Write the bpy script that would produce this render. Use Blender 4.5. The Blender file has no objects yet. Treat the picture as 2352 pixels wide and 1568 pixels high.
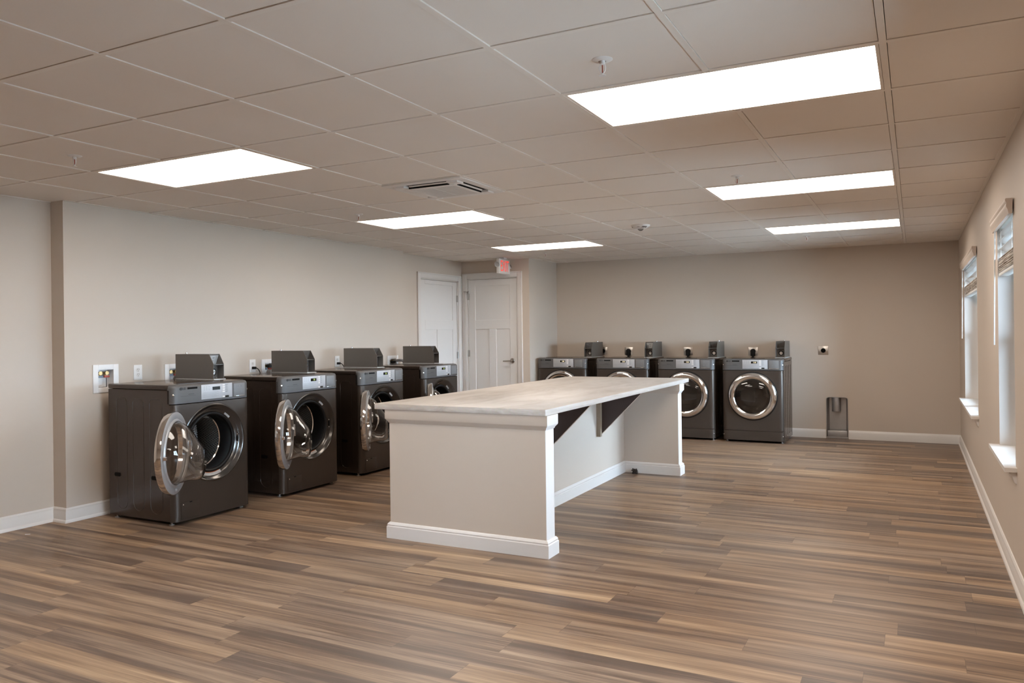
import bpy, bmesh, math, random
from mathutils import Vector, Matrix
random.seed(7)
S = bpy.context.scene
COL = S.collection
PI = math.pi
T = 0.6096
H = 2.3115

# ------------------------------------------------------------------ materials
def new_mat(name):
    m = bpy.data.materials.new(name); m.use_nodes = True
    nt = m.node_tree; nt.nodes.clear()
    out = nt.nodes.new('ShaderNodeOutputMaterial')
    return m, nt, out

def node(nt, typ, **kw):
    n = nt.nodes.new(typ)
    for k, v in kw.items():
        if k.startswith('i_'):
            n.inputs[k[2:].replace('_', ' ')].default_value = v
        else:
            setattr(n, k, v)
    return n

def srgb(r, g, b):
    f = lambda c: (c / 255 / 12.92) if c / 255 <= 0.04045 else ((c / 255 + 0.055) / 1.055) ** 2.4
    return (f(r), f(g), f(b), 1)

def simple(name, col, rough=.5, metal=0., noise=0.04, nscale=30, spec=.5, coat=0., bump=0., bscale=200):
    """procedural paint / plastic / metal with faint colour mottling and an optional fine bump"""
    m, nt, out = new_mat(name)
    p = node(nt, 'ShaderNodeBsdfPrincipled')
    p.inputs['Roughness'].default_value = rough
    p.inputs['Metallic'].default_value = metal
    p.inputs['Specular IOR Level'].default_value = spec
    p.inputs['Coat Weight'].default_value = coat
    p.inputs['Coat Roughness'].default_value = .1
    tc = node(nt, 'ShaderNodeTexCoord')
    nz = node(nt, 'ShaderNodeTexNoise'); nz.inputs['Scale'].default_value = nscale; nz.inputs['Detail'].default_value = 3
    nt.links.new(tc.outputs['Object'], nz.inputs['Vector'])
    mx = node(nt, 'ShaderNodeMix', data_type='RGBA')
    mx.inputs[6].default_value = tuple(max(0, c * (1 - noise)) for c in col[:3]) + (1,)
    mx.inputs[7].default_value = tuple(min(1, c * (1 + noise)) for c in col[:3]) + (1,)
    nt.links.new(nz.outputs['Fac'], mx.inputs[0])
    nt.links.new(mx.outputs[2], p.inputs['Base Color'])
    if bump:
        n2 = node(nt, 'ShaderNodeTexNoise'); n2.inputs['Scale'].default_value = bscale; n2.inputs['Detail'].default_value = 2
        nt.links.new(tc.outputs['Object'], n2.inputs['Vector'])
        b = node(nt, 'ShaderNodeBump'); b.inputs['Strength'].default_value = bump; b.inputs['Distance'].default_value = .002
        nt.links.new(n2.outputs['Fac'], b.inputs['Height']); nt.links.new(b.outputs['Normal'], p.inputs['Normal'])
    nt.links.new(p.outputs[0], out.inputs[0])
    return m

def emit(name, col, s):
    m, nt, out = new_mat(name)
    e = node(nt, 'ShaderNodeEmission'); e.inputs[0].default_value = col; e.inputs[1].default_value = s
    nt.links.new(e.outputs[0], out.inputs[0]); return m

def floor_mat():
    m, nt, out = new_mat('wood_plank_floor')
    L = nt.links.new
    geo = node(nt, 'ShaderNodeNewGeometry'); sep = node(nt, 'ShaderNodeSeparateXYZ'); L(geo.outputs['Position'], sep.inputs[0])
    def M(op, a, b=None, c=None):
        n = node(nt, 'ShaderNodeMath', operation=op)
        for i, v in enumerate((a, b, c)):
            if v is None: continue
            if isinstance(v, (int, float)): n.inputs[i].default_value = v
            else: L(v, n.inputs[i])
        return n.outputs[0]
    PW, PL = .150, 1.22
    y = M('DIVIDE', sep.outputs['Y'], PW); row = M('FLOOR', y); fy = M('FRACT', y)
    wn = node(nt, 'ShaderNodeTexWhiteNoise', noise_dimensions='1D'); L(row, wn.inputs['W'])
    xs = M('ADD', M('DIVIDE', sep.outputs['X'], PL), M('MULTIPLY', wn.outputs['Value'], 7.3))
    colm = M('FLOOR', xs); fx = M('FRACT', xs)
    cv = node(nt, 'ShaderNodeCombineXYZ'); L(row, cv.inputs[0]); L(colm, cv.inputs[1])
    wid = node(nt, 'ShaderNodeTexWhiteNoise', noise_dimensions='2D'); L(cv.outputs[0], wid.inputs['Vector'])
    rid = wid.outputs['Value']
    def grain(sx, sy, k, detail, dist, rough=.55):
        c = node(nt, 'ShaderNodeCombineXYZ')
        L(M('MULTIPLY_ADD', rid, k, M('MULTIPLY', sep.outputs['X'], sx)), c.inputs[0])
        L(M('MULTIPLY', sep.outputs['Y'], sy), c.inputs[1])
        L(M('MULTIPLY', rid, 31.7), c.inputs[2])
        n = node(nt, 'ShaderNodeTexNoise'); n.inputs['Scale'].default_value = 1; n.inputs['Detail'].default_value = detail
        n.inputs['Distortion'].default_value = dist; n.inputs['Roughness'].default_value = rough
        L(c.outputs[0], n.inputs['Vector']); return n.outputs['Fac']
    broad = grain(.55, 13, 53, 2, .4)
    mid = grain(1.0, 40, 17, 4, 1.7)
    fine = grain(5, 190, 91, 3, .3)
    t = M('ADD', M('MULTIPLY', broad, .66), M('MULTIPLY', mid, .42))
    t = M('ADD', t, M('MULTIPLY', fine, .20))
    t = M('ADD', t, M('MULTIPLY_ADD', rid, .13, -.225))
    r = node(nt, 'ShaderNodeValToRGB'); L(t, r.inputs[0])
    e = r.color_ramp.elements
    e[0].position = .28; e[0].color = srgb(86, 68, 55)
    e[1].position = .78; e[1].color = srgb(200, 173, 144)
    for pos, c in ((.40, srgb(100, 79, 64)), (.48, srgb(127, 103, 83)), (.56, srgb(147, 121, 98)), (.66, srgb(170, 143, 116))):
        el = e.new(pos); el.color = c
    # a little grey / red drift from plank to plank
    hs = node(nt, 'ShaderNodeHueSaturation'); L(r.outputs[0], hs.inputs['Color'])
    L(M('MULTIPLY_ADD', wid.outputs['Value'], .2, .86), hs.inputs['Saturation'])
    # seams
    ey = M('MINIMUM', fy, M('SUBTRACT', 1, fy)); ex = M('MINIMUM', fx, M('SUBTRACT', 1, fx))
    sy = M('LESS_THAN', ey, .0045); sx = M('LESS_THAN', ex, .0009)
    seam = M('MAXIMUM', sy, sx)
    mx = node(nt, 'ShaderNodeMix', data_type='RGBA'); L(M('MULTIPLY', seam, .45), mx.inputs[0]); L(hs.outputs[0], mx.inputs[6]); mx.inputs[7].default_value = srgb(60, 45, 36)
    p = node(nt, 'ShaderNodeBsdfPrincipled'); L(mx.outputs[2], p.inputs['Base Color'])
    L(M('MULTIPLY_ADD', mid, .12, .31), p.inputs['Roughness']); p.inputs['Specular IOR Level'].default_value = .5
    b = node(nt, 'ShaderNodeBump'); b.inputs['Strength'].default_value = .12; b.inputs['Distance'].default_value = .002
    L(M('SUBTRACT', fine, seam), b.inputs['Height']); L(b.outputs[0], p.inputs['Normal'])
    L(p.outputs[0], out.inputs[0]); return m

def marble_mat():
    m, nt, out = new_mat('marble_laminate'); L = nt.links.new
    tc = node(nt, 'ShaderNodeTexCoord'); mp = node(nt, 'ShaderNodeMapping'); mp.inputs['Scale'].default_value = (2.2, .7, 9)
    L(tc.outputs['Object'], mp.inputs[0])
    n = node(nt, 'ShaderNodeTexNoise'); n.inputs['Scale'].default_value = 2.2; n.inputs['Detail'].default_value = 8; n.inputs['Distortion'].default_value = 1.4; n.inputs['Roughness'].default_value = .62
    L(mp.outputs[0], n.inputs['Vector'])
    r = node(nt, 'ShaderNodeValToRGB'); L(n.outputs['Fac'], r.inputs[0]); e = r.color_ramp.elements
    e[0].position = .3; e[0].color = srgb(182, 172, 162); e[1].position = .72; e[1].color = srgb(216, 210, 204)
    el = e.new(.5); el.color = srgb(200, 192, 184)
    n2 = node(nt, 'ShaderNodeTexNoise'); n2.inputs['Scale'].default_value = 60; n2.inputs['Detail'].default_value = 4
    L(tc.outputs['Object'], n2.inputs['Vector'])
    mx = node(nt, 'ShaderNodeMix', data_type='RGBA', blend_type='MULTIPLY'); mx.inputs[0].default_value = .16
    L(r.outputs[0], mx.inputs[6]); L(n2.outputs['Color'], mx.inputs[7])
    p = node(nt, 'ShaderNodeBsdfPrincipled'); L(mx.outputs[2], p.inputs['Base Color']); p.inputs['Roughness'].default_value = .38
    L(p.outputs[0], out.inputs[0]); return m

def glass_thin(name, tint=(.93, .96, .97, 1), ior=1.5):
    m, nt, out = new_mat(name); L = nt.links.new
    t = node(nt, 'ShaderNodeBsdfTransparent'); t.inputs[0].default_value = tint
    g = node(nt, 'ShaderNodeBsdfGlossy'); g.inputs['Roughness'].default_value = .02
    f = node(nt, 'ShaderNodeFresnel'); f.inputs[0].default_value = ior
    nz = node(nt, 'ShaderNodeTexNoise'); nz.inputs['Scale'].default_value = 3
    b = node(nt, 'ShaderNodeBump'); b.inputs['Strength'].default_value = .01; L(nz.outputs['Fac'], b.inputs['Height']); L(b.outputs[0], g.inputs['Normal'])
    mx = node(nt, 'ShaderNodeMixShader'); L(f.outputs[0], mx.inputs[0]); L(t.outputs[0], mx.inputs[1]); L(g.outputs[0], mx.inputs[2])
    L(mx.outputs[0], out.inputs[0]); return m

def glass_real(name, col=(1, 1, 1, 1), rough=0.):
    m, nt, out = new_mat(name); L = nt.links.new
    p = node(nt, 'ShaderNodeBsdfPrincipled'); p.inputs['Base Color'].default_value = col
    p.inputs['Transmission Weight'].default_value = 1; p.inputs['Roughness'].default_value = rough; p.inputs['IOR'].default_value = 1.45
    L(p.outputs[0], out.inputs[0]); return m

def drum_mat():
    m, nt, out = new_mat('perforated_steel'); L = nt.links.new
    tc = node(nt, 'ShaderNodeTexCoord'); sep = node(nt, 'ShaderNodeSeparateXYZ'); L(tc.outputs['Object'], sep.inputs[0])
    def M(op, a, b=None, c=None):
        n = node(nt, 'ShaderNodeMath', operation=op)
        for i, v in enumerate((a, b, c)):
            if v is None: continue
            if isinstance(v, (int, float)): n.inputs[i].default_value = v
            else: L(v, n.inputs[i])
        return n.outputs[0]
    ang = M('ARCTAN2', M('SUBTRACT', sep.outputs['Z'], .548), sep.outputs['X'])
    a_ = M('MULTIPLY', ang, 84 / (2 * PI)); t_ = M('MULTIPLY', sep.outputs['Y'], 58)
    a_ = M('ADD', a_, M('MULTIPLY', M('MODULO', M('FLOOR', t_), 2), .5))
    da = M('SUBTRACT', M('FRACT', a_), .5); dt = M('SUBTRACT', M('FRACT', t_), .5)
    dist = M('SQRT', M('ADD', M('MULTIPLY', da, da), M('MULTIPLY', dt, dt)))
    v = type('o', (), {'outputs': {'Distance': dist}})
    r = node(nt, 'ShaderNodeValToRGB'); L(dist, r.inputs[0]); e = r.color_ramp.elements
    e[0].position = .20; e[0].color = (.01, .01, .01, 1); e[1].position = .27; e[1].color = (.36, .34, .32, 1)
    p = node(nt, 'ShaderNodeBsdfPrincipled'); L(r.outputs[0], p.inputs['Base Color']); p.inputs['Metallic'].default_value = 1; p.inputs['Roughness'].default_value = .22
    b = node(nt, 'ShaderNodeBump'); b.inputs['Strength'].default_value = .5; b.inputs['Distance'].default_value = .004
    L(v.outputs['Distance'], b.inputs['Height']); L(b.outputs[0], p.inputs['Normal'])
    L(p.outputs[0], out.inputs[0]); return m

def woven_mat():
    m, nt, out = new_mat('faux_wood_slat'); L = nt.links.new
    tc = node(nt, 'ShaderNodeTexCoord'); mp = node(nt, 'ShaderNodeMapping'); mp.inputs['Scale'].default_value = (20, 3, 90); L(tc.outputs['Object'], mp.inputs[0])
    n = node(nt, 'ShaderNodeTexNoise'); n.inputs['Scale'].default_value = 1.5; n.inputs['Detail'].default_value = 3; L(mp.outputs[0], n.inputs['Vector'])
    r = node(nt, 'ShaderNodeValToRGB'); L(n.outputs['Fac'], r.inputs[0]); e = r.color_ramp.elements
    e[0].position = .35; e[0].color = srgb(150, 134, 120); e[1].position = .6; e[1].color = srgb(226, 218, 210)
    p = node(nt, 'ShaderNodeBsdfPrincipled'); L(r.outputs[0], p.inputs['Base Color']); p.inputs['Roughness'].default_value = .5
    L(p.outputs[0], out.inputs[0]); return m

M_ = {}
M_['wall'] = simple('greige_wall_paint', srgb(200, 186, 172), .55, noise=.012, nscale=3, bump=.05, bscale=350)
M_['ceil'] = simple('ceiling_tile', srgb(234, 226, 218), .8, noise=.012, nscale=6, bump=.12, bscale=500)
M_['tbar'] = simple('ceiling_grid_paint', srgb(236, 229, 221), .5, noise=.01)
M_['white'] = simple('white_trim_paint', srgb(222, 217, 212), .35, noise=.01)
M_['door'] = simple('white_door_paint', srgb(226, 223, 220), .4, noise=.01)
M_['floor'] = floor_mat()
M_['marble'] = marble_mat()
M_['body'] = simple('graphite_steel', srgb(76, 67, 60), .34, .5, noise=.03, nscale=8)
M_['side'] = simple('graphite_steel_side', srgb(62, 51, 44), .2, .4, noise=.03, nscale=8, coat=.3)
M_['panel'] = simple('graphite_control_panel', srgb(84, 82, 81), .48, .1, noise=.03, nscale=60)
M_['iface'] = simple('silver_interface_film', srgb(178, 178, 180), .42, .15, noise=.02)
M_['pad'] = simple('grey_button_pad', srgb(118, 117, 117), .45, .1)
M_['black'] = simple('black_rubber', srgb(11, 10, 10), .55, noise=.1, spec=.3)
M_['bowlgrey'] = simple('dark_grey_bowl', srgb(74, 70, 67), .35)
M_['dark'] = simple('dark_cavity_plastic', srgb(9, 8, 8), .7, noise=.1, spec=.15)
M_['chrome'] = simple('chrome', (.78, .77, .76, 1), .09, 1., noise=.01)
M_['bowl'] = simple('smoked_bezel', (.085, .078, .072, 1), .2, .8, noise=.02)
M_['ringplastic'] = simple('silver_grey_plastic', srgb(168, 167, 167), .3, .3, noise=.02)
M_['screw'] = simple('bright_screw', (.75, .72, .7, 1), .2, 1.)
M_['nickel'] = simple('satin_nickel', (.42, .39, .36, 1), .3, 1.)
M_['steel'] = simple('galvanised_steel', (.42, .40, .385, 1), .38, .75, noise=.08, nscale=14)
M_['platesteel'] = simple('brushed_plate', (.58, .54, .50, 1), .28, 1., noise=.04)
M_['drum'] = drum_mat()
M_['glass'] = glass_real('clear_glass')
M_['dglass'] = glass_thin('dark_door_glass', (.62, .61, .60, 1), 1.9)
M_['wglass'] = glass_thin('window_glass')
M_['coin'] = simple('coin_box_grey_paint', srgb(104, 98, 92), .42, .35, noise=.03)
M_['coindark'] = simple('coin_box_dark_plate', srgb(66, 61, 57), .4, .5)
M_['label'] = simple('silver_price_label', srgb(200, 200, 198), .35, .2)
M_['paper'] = simple('white_sticker', srgb(220, 217, 214), .5)
M_['orange'] = simple('orange_print', srgb(205, 110, 50), .5)
M_['ink'] = simple('black_print', srgb(40, 38, 38), .5)
M_['inkgrey'] = simple('grey_print', srgb(120, 120, 122), .5)
M_['disp'] = simple('display_window', srgb(14, 16, 12), .15)
M_['digit'] = emit('green_digit', (.62, .80, .25, 1), .7)
M_['digitw'] = emit('amber_white_digit', (1., .85, .55, 1), 1.4)
M_['led'] = emit('white_indicator', (1, .97, .9, 1), 3)
M_['brown'] = simple('dark_brown_stained_plywood', srgb(58, 44, 41), .42, noise=.1, nscale=12)
M_['cleat'] = simple('raw_cleat_wood', srgb(150, 132, 112), .6, noise=.1, nscale=40)
M_['tan'] = simple('plywood_edge', srgb(190, 170, 150), .6, noise=.08)
M_['plastic'] = simple('white_plastic', srgb(228, 225, 222), .35, noise=.01)
M_['brass'] = simple('brass', (.50, .33, .15, 1), .4, 1.)
M_['red'] = simple('red_plastic', srgb(150, 52, 34), .4)
M_['blue'] = simple('blue_grey_plastic', srgb(110, 120, 135), .4)
M_['hose'] = simple('grey_rubber_hose', srgb(120, 116, 114), .45)
M_['slat'] = woven_mat()
M_['blindwhite'] = simple('white_blind_slat', srgb(232, 232, 230), .45)
M_['valance'] = simple('off_white_valance', srgb(206, 192, 180), .45, noise=.03)
M_['exitred'] = emit('exit_red', (.85, .07, .05, 1), .8)
M_['clear'] = glass_thin('clear_lens', (.85, .85, .84, 1))
M_['panel_light'] = None
def light_mat():
    m, nt, out = new_mat('fluorescent_diffuser'); L = nt.links.new
    e = node(nt, 'ShaderNodeEmission'); e.inputs[0].default_value = (1, .90, .80, 1)
    e.inputs[1].default_value = LIGHT; L(e.outputs[0], out.inputs[0]); return m
LIGHT = 9.0
M_['panel_light'] = light_mat()
M_['grass'] = simple('pale_concrete', srgb(190, 190, 185), .9, noise=.3, nscale=2)

# ------------------------------------------------------------------ mesh helpers
class MB:
    def __init__(s): s.bm = bmesh.new()
    def _xf(s, vs, mat):
        if mat is not None: bmesh.ops.transform(s.bm, matrix=mat, verts=vs)
    def box(s, x0, x1, y0, y1, z0, z1, bev=0, seg=2, mat=None):
        r = bmesh.ops.create_cube(s.bm, size=1)
        for v in r['verts']:
            v.co = Vector(((x0 + x1) / 2 + v.co.x * (x1 - x0), (y0 + y1) / 2 + v.co.y * (y1 - y0), (z0 + z1) / 2 + v.co.z * (z1 - z0)))
        vs = r['verts']
        if bev:
            es = list({e for v in vs for e in v.link_edges})
            b = bmesh.ops.bevel(s.bm, geom=es, offset=bev, segments=seg, affect='EDGES', profile=.5)
            vs = list({v for f in b['faces'] for v in f.verts} | {v for v in vs if v.is_valid})
        s._xf(vs, mat); return s
    def prism(s, pts, z0, z1, axis='z', mat=None):
        """extrude polygon; axis names the extrusion axis; pts in the other two axes in order (x,y),(x,z)for y,(y,z) for x"""
        def P(a, b, c):
            return {'z': (a, b, c), 'y': (a, c, b), 'x': (c, a, b)}[axis]
        A = [s.bm.verts.new(P(a, b, z0)) for a, b in pts]; B = [s.bm.verts.new(P(a, b, z1)) for a, b in pts]
        n = len(pts); fs = [s.bm.faces.new(A), s.bm.faces.new(B[::-1])]
        for i in range(n): fs.append(s.bm.faces.new((A[i], B[i], B[(i + 1) % n], A[(i + 1) % n])))
        s._xf(A + B, mat); return s
    def lathe(s, prof, seg=48, mat=None, closed=False, caps=False):
        """prof [(r, h)] revolved about local Z"""
        rings = []
        for r, h in prof:
            rings.append([s.bm.verts.new((r * math.cos(2 * PI * i / seg), r * math.sin(2 * PI * i / seg), h)) for i in range(seg)] if r > 1e-6 else [s.bm.verts.new((0, 0, h))])
        pairs = list(zip(rings[:-1], rings[1:]))
        if closed: pairs.append((rings[-1], rings[0]))
        for a, b in pairs:
            for i in range(seg):
                j = (i + 1) % seg
                if len(a) == 1 and len(b) == 1: continue
                if len(a) == 1: s.bm.faces.new((a[0], b[j], b[i]))
                elif len(b) == 1: s.bm.faces.new((a[i], a[j], b[0]))
                else: s.bm.faces.new((a[i], a[j], b[j], b[i]))
        if caps:
            for r in (rings[0], rings[-1]):
                if len(r) > 1: s.bm.faces.new(r)
        s._xf([v for r in rings for v in r], mat); return s
    def cyl(s, p, q, r, seg=16, r2=None):
        p, q = Vector(p), Vector(q); d = q - p
        m = Matrix.Translation(p) @ d.to_track_quat('Z', 'Y').to_matrix().to_4x4()
        return s.lathe([(r, 0), (r if r2 is None else r2, d.length)], seg, m, caps=True)
    def tube(s, pts, r, seg=8, smooth=6):
        pts = [Vector(p) for p in pts]
        if smooth and len(pts) > 2:
            out = []
            for i in range(len(pts) - 1):
                p0 = pts[max(i - 1, 0)]; p1 = pts[i]; p2 = pts[i + 1]; p3 = pts[min(i + 2, len(pts) - 1)]
                for k in range(smooth):
                    t = k / smooth
                    out.append(.5 * ((2 * p1) + (-p0 + p2) * t + (2 * p0 - 5 * p1 + 4 * p2 - p3) * t * t + (-p0 + 3 * p1 - 3 * p2 + p3) * t ** 3))
            pts = out + [pts[-1]]
        rings = []; up = None
        for i, p in enumerate(pts):
            d = (pts[min(i + 1, len(pts) - 1)] - pts[max(i - 1, 0)]).normalized()
            if up is None: up = d.orthogonal().normalized()
            up = (up - d * up.dot(d)).normalized(); w = d.cross(up)
            rings.append([s.bm.verts.new(p + r * (math.cos(2 * PI * k / seg) * up + math.sin(2 * PI * k / seg) * w)) for k in range(seg)])
        for a, b in zip(rings[:-1], rings[1:]):
            for k in range(seg): s.bm.faces.new((a[k], a[(k + 1) % seg], b[(k + 1) % seg], b[k]))
        s.bm.faces.new(rings[0]); s.bm.faces.new(rings[-1][::-1]); return s
    def sweep(s, path, prof, closed=False, z=0, only=None):
        """prof [(d,z)]: d = distance to the LEFT of the path direction"""
        n = len(path); P = [Vector((a, b)) for a, b in path]; sec = []
        for i in range(n):
            if closed or 0 < i < n - 1:
                d1 = (P[i] - P[i - 1]).normalized(); d2 = (P[(i + 1) % n] - P[i]).normalized()
                n1 = Vector((-d1.y, d1.x)); n2 = Vector((-d2.y, d2.x)); o = (n1 + n2) / (1 + n1.dot(n2))
            else:
                d = (P[1] - P[0]).normalized() if i == 0 else (P[-1] - P[-2]).normalized(); o = Vector((-d.y, d.x))
            sec.append([s.bm.verts.new((P[i].x + o.x * a, P[i].y + o.y * a, z + b)) for a, b in prof])
        m = len(prof); rng = only if only is not None else (range(n) if closed else range(n - 1))
        for i in rng:
            A, B = sec[i], sec[(i + 1) % n]
            for k in range(m): s.bm.faces.new((A[k], B[k], B[(k + 1) % m], A[(k + 1) % m]))
        if not closed: s.bm.faces.new(sec[0]); s.bm.faces.new(sec[-1][::-1])
        return s
    def text(s, txt, size, mat, depth=.0006, bold=0.):
        cu = bpy.data.curves.new('t', 'FONT'); cu.body = txt; cu.size = size; cu.extrude = depth; cu.offset = bold; cu.align_x = 'CENTER'; cu.align_y = 'CENTER'; cu.resolution_u = 3
        o = bpy.data.objects.new('t', cu); COL.objects.link(o)
        dg = bpy.context.evaluated_depsgraph_get(); me = bpy.data.meshes.new_from_object(o.evaluated_get(dg))
        me.transform(mat); s.bm.from_mesh(me)
        bpy.data.objects.remove(o); bpy.data.curves.remove(cu); bpy.data.meshes.remove(me); return s
    def build(s, name, mat, parent=None, kind=None, smooth=35, label=None, mats=None):
        bmesh.ops.delete(s.bm, geom=[v for v in s.bm.verts if not v.link_faces], context='VERTS')
        bmesh.ops.recalc_face_normals(s.bm, faces=s.bm.faces)
        me = bpy.data.meshes.new(name); s.bm.to_mesh(me); s.bm.free()
        me.materials.append(mat)
        if smooth:
            me.polygons.foreach_set('use_smooth', [True] * len(me.polygons))
            me.set_sharp_from_angle(angle=math.radians(smooth))
        o = bpy.data.objects.new(name, me); COL.objects.link(o)
        if parent is not None: o.parent = parent
        if kind: o['kind'] = kind
        if label: o['label'] = label
        return o

def thing(name, label, cat, loc=(0, 0, 0), rz=0, group=None):
    o = bpy.data.objects.new(name, None); COL.objects.link(o); o.location = loc; o.rotation_euler = (0, 0, rz)
    o.empty_display_size = .1
    o['label'] = label; o['category'] = cat
    if group: o['group'] = group
    return o
def tag(o, label, cat, group=None):
    o['label'] = label; o['category'] = cat
    if group: o['group'] = group
    return o
def struct_empty(name, loc=(0, 0, 0)):
    o = bpy.data.objects.new(name, None); COL.objects.link(o); o.location = loc; o['kind'] = 'structure'; return o
def copy_tree(o, parent=None):
    c = o.copy(); COL.objects.link(c); c.parent = parent
    for ch in list(o.children): copy_tree(ch, c)
    return c
def place(proto, first, loc, rz, label):
    o = proto if first else copy_tree(proto)
    o.location = loc; o.rotation_euler = (0, 0, rz); o['label'] = label
    return o
RX90 = Matrix.Rotation(PI / 2, 4, 'X')      # lathe axis Z -> -Y

# ------------------------------------------------------------------ room shell
XR, YF, XL, XL2, XL3 = 1.763, 7.193, -4.1185, -4.262, -4.255
YJ, YJ2, YD, XC, YB = .514, 4.707, 6.295, -3.22, -5.2
MB().box(-4.7, 2.1, YB - .2, 7.6, -.1, 0).build('floor', M_['floor'], kind='structure', smooth=0)
w = MB()
w.box(-4.40, XL2, YB, YJ, 0, 2.5); SUP = [(.832, 1.018), (1.457, .998), (2.515, 1.0), (4.475, .972)]
w.box(-4.40, XL - .08, YJ, YJ2, 0, 2.5)
_y = YJ
for sy, sz in SUP:
    w.box(XL - .08, XL, _y, sy - .0655, 0, 2.5); w.box(XL - .08, XL, sy - .0655, sy + .0655, 0, sz - .0685); w.box(XL - .08, XL, sy - .0655, sy + .0655, sz + .0685, 2.5); _y = sy + .0655
w.box(XL - .08, XL, _y, YJ2, 0, 2.5)
D1a, D1b, D1h = 5.262, 6.181, 2.040
w.box(-4.40, XL3, YJ2, D1a, 0, 2.5); w.box(-4.40, XL3, D1b, YD, 0, 2.5); w.box(-4.40, XL3, D1a, D1b, D1h, 2.5); w.box(-4.44, -4.40, D1a - .1, D1b + .1, 0, 2.5)
w.build('wall_left', M_['wall'], kind='structure', smooth=0)
w = MB()
D2a, D2b, D2h = -4.170, -3.392, 2.075
w.box(-4.40, D2a, YD, 6.42, 0, 2.5); w.box(D2b, XC, YD, 6.42, 0, 2.5); w.box(D2a, D2b, YD, 6.42, D2h, 2.5)
w.box(-3.34, XC, 6.42, 7.36, 0, 2.5)
VX0, VX1, VZ = .342, .590, .500
w.box(XC, VX0, YF, 7.36, 0, 2.5); w.box(VX1, 2.0, YF, 7.36, 0, 2.5); w.box(VX0, VX1, YF, 7.36, VZ, 2.5); w.box(VX0, VX1, 7.31, 7.36, 0, VZ); w.box(D2a - .1, D2b + .1, 6.42, 6.46, 0, 2.5)
for sx, cx in ((1, VX0), (-1, VX1)):
    arc = [(cx + sx * (.031 - .031 * math.sin(PI / 2 * k / 6)), VZ - .031 + .031 * math.cos(PI / 2 * k / 6)) for k in range(7)]
    w.prism([(cx, VZ)] + arc, YF, 7.31, axis='y')
w.build('wall_back', M_['wall'], kind='structure', smooth=0)
# right wall with window openings (drywall returns)
WX = 1.955
WIN = [(1.75, 2.60, .585, 1.93), (4.36, 6.18, .585, 1.93), (-1.45, -.05, .585, 1.93)]  # last opening is unseen, added to let in more daylight
w = MB()
ys = [YB]
for a, b, z0, z1 in sorted(WIN):
    w.box(XR, WX, ys[-1], a, 0, 2.5); w.box(XR, WX, a, b, 0, z0); w.box(XR, WX, a, b, z1, 2.5); ys.append(b)
w.box(XR, WX, ys[-1], YF, 0, 2.5)
w.build('wall_right', M_['wall'], kind='structure', smooth=0)
MB().box(-4.40, WX, YB - .15, YB, 0, 2.5).build('wall_front', M_['wall'], kind='structure', smooth=0)
# ceiling: tiles + tee grid
g = MB(); tb = MB()
gx = [i * T for i in range(-7, 4)]; gy = [j * T for j in range(-9, 13)]
ac_cell = (-3, 2); light_cells = set()
LG = [(0, 0), (0, 4), (0, 8), (-5, 0), (-5, 4), (-5, 8), (0, -4), (-5, -4)]  # last two cells: unseen panels added to brighten the near end
for i, j in LG: light_cells |= {(i, j), (i + 1, j)}
for i in range(-7, 3):
    for j in range(-9, 12):
        if (i, j) in light_cells or (i, j) == ac_cell: continue
        x0, x1, y0, y1 = i * T + .0145, (i + 1) * T - .0145, j * T + .0145, (j + 1) * T - .0145
        x0 = max(x0, -4.258); x1 = min(x1, XR - .004 if i == 2 else x1); y1 = min(y1, YF - .004); y0 = max(y0, YB + .003)
        if x1 - x0 < .02 or y1 - y0 < .02: continue
        dz = random.uniform(0, .0014)
        g.box(x0, x1, y0, y1, H + .003 + dz, H + .02)
ceil = g.build('ceiling', M_['ceil'], kind='structure', smooth=0)
for i in range(-7, 3):
    for j in range(-9, 12):
        if (i, j) in light_cells and (i - 1, j) in light_cells and i in (1, -4): continue
        tb.box(i * T - .012, i * T + .012, max(YB, j * T), min(YF, (j + 1) * T), H, H + .03)
for j in range(-8, 12):
    xs = [-4.26] + [i * T for i in range(-6, 3)] + [XR]
    for a, b in zip(xs[:-1], xs[1:]):
        tb.box(a + .0118, b - .0118, j * T - .012, j * T + .012, H + .0004, H + .03)
# wall angle
for a in ((XR - .022, XR, YB, YF), (-4.26, XC, YD - .02, YD), (XC, XR, YF - .022, YF), (XC, XC + .02, YD, YF), (XL, XL + .02, YJ, YJ2)):
    tb.box(*a, H + .0006, H + .03)
tb.box(-4.4, WX, YB, 7.36, H + .034, H + .06)
tb.build('ceiling_grid', M_['tbar'], ceil, smooth=0)

# baseboards
BBP = [(0, 0), (.024, 0), (.024, .010), (.021, .017), (.014, .022), (.014, .078), (.010, .086), (.011, .093), (.005, .103), (0, .105)]
BBP2 = [(0, 0), (.016, 0), (.016, .078), (.013, .086), (.006, .097), (0, .105)]
MB().sweep([(XL3, D1a - .078), (XL3, YJ2), (XL, YJ2), (XL, YJ), (XL2, YJ), (XL2, YB)], BBP).build('baseboard_left', M_['white'], kind='structure')
MB().sweep([(XC - .02, YD), (D2b + .07, YD)], BBP).build('baseboard_back_entry', M_['white'], kind='structure')
MB().sweep([(VX0 - .004, YF), (XC, YF), (XC, YD), (XC - .001, YD)], BBP2).build('baseboard_back_left', M_['white'], kind='structure')
MB().sweep([(XR, YF), (VX1 + .004, YF)], BBP2).build('baseboard_back_right', M_['white'], kind='structure')
MB().sweep([(XR, YB), (XR, YF)], BBP).build('baseboard_right', M_['white'], kind='structure')

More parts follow.
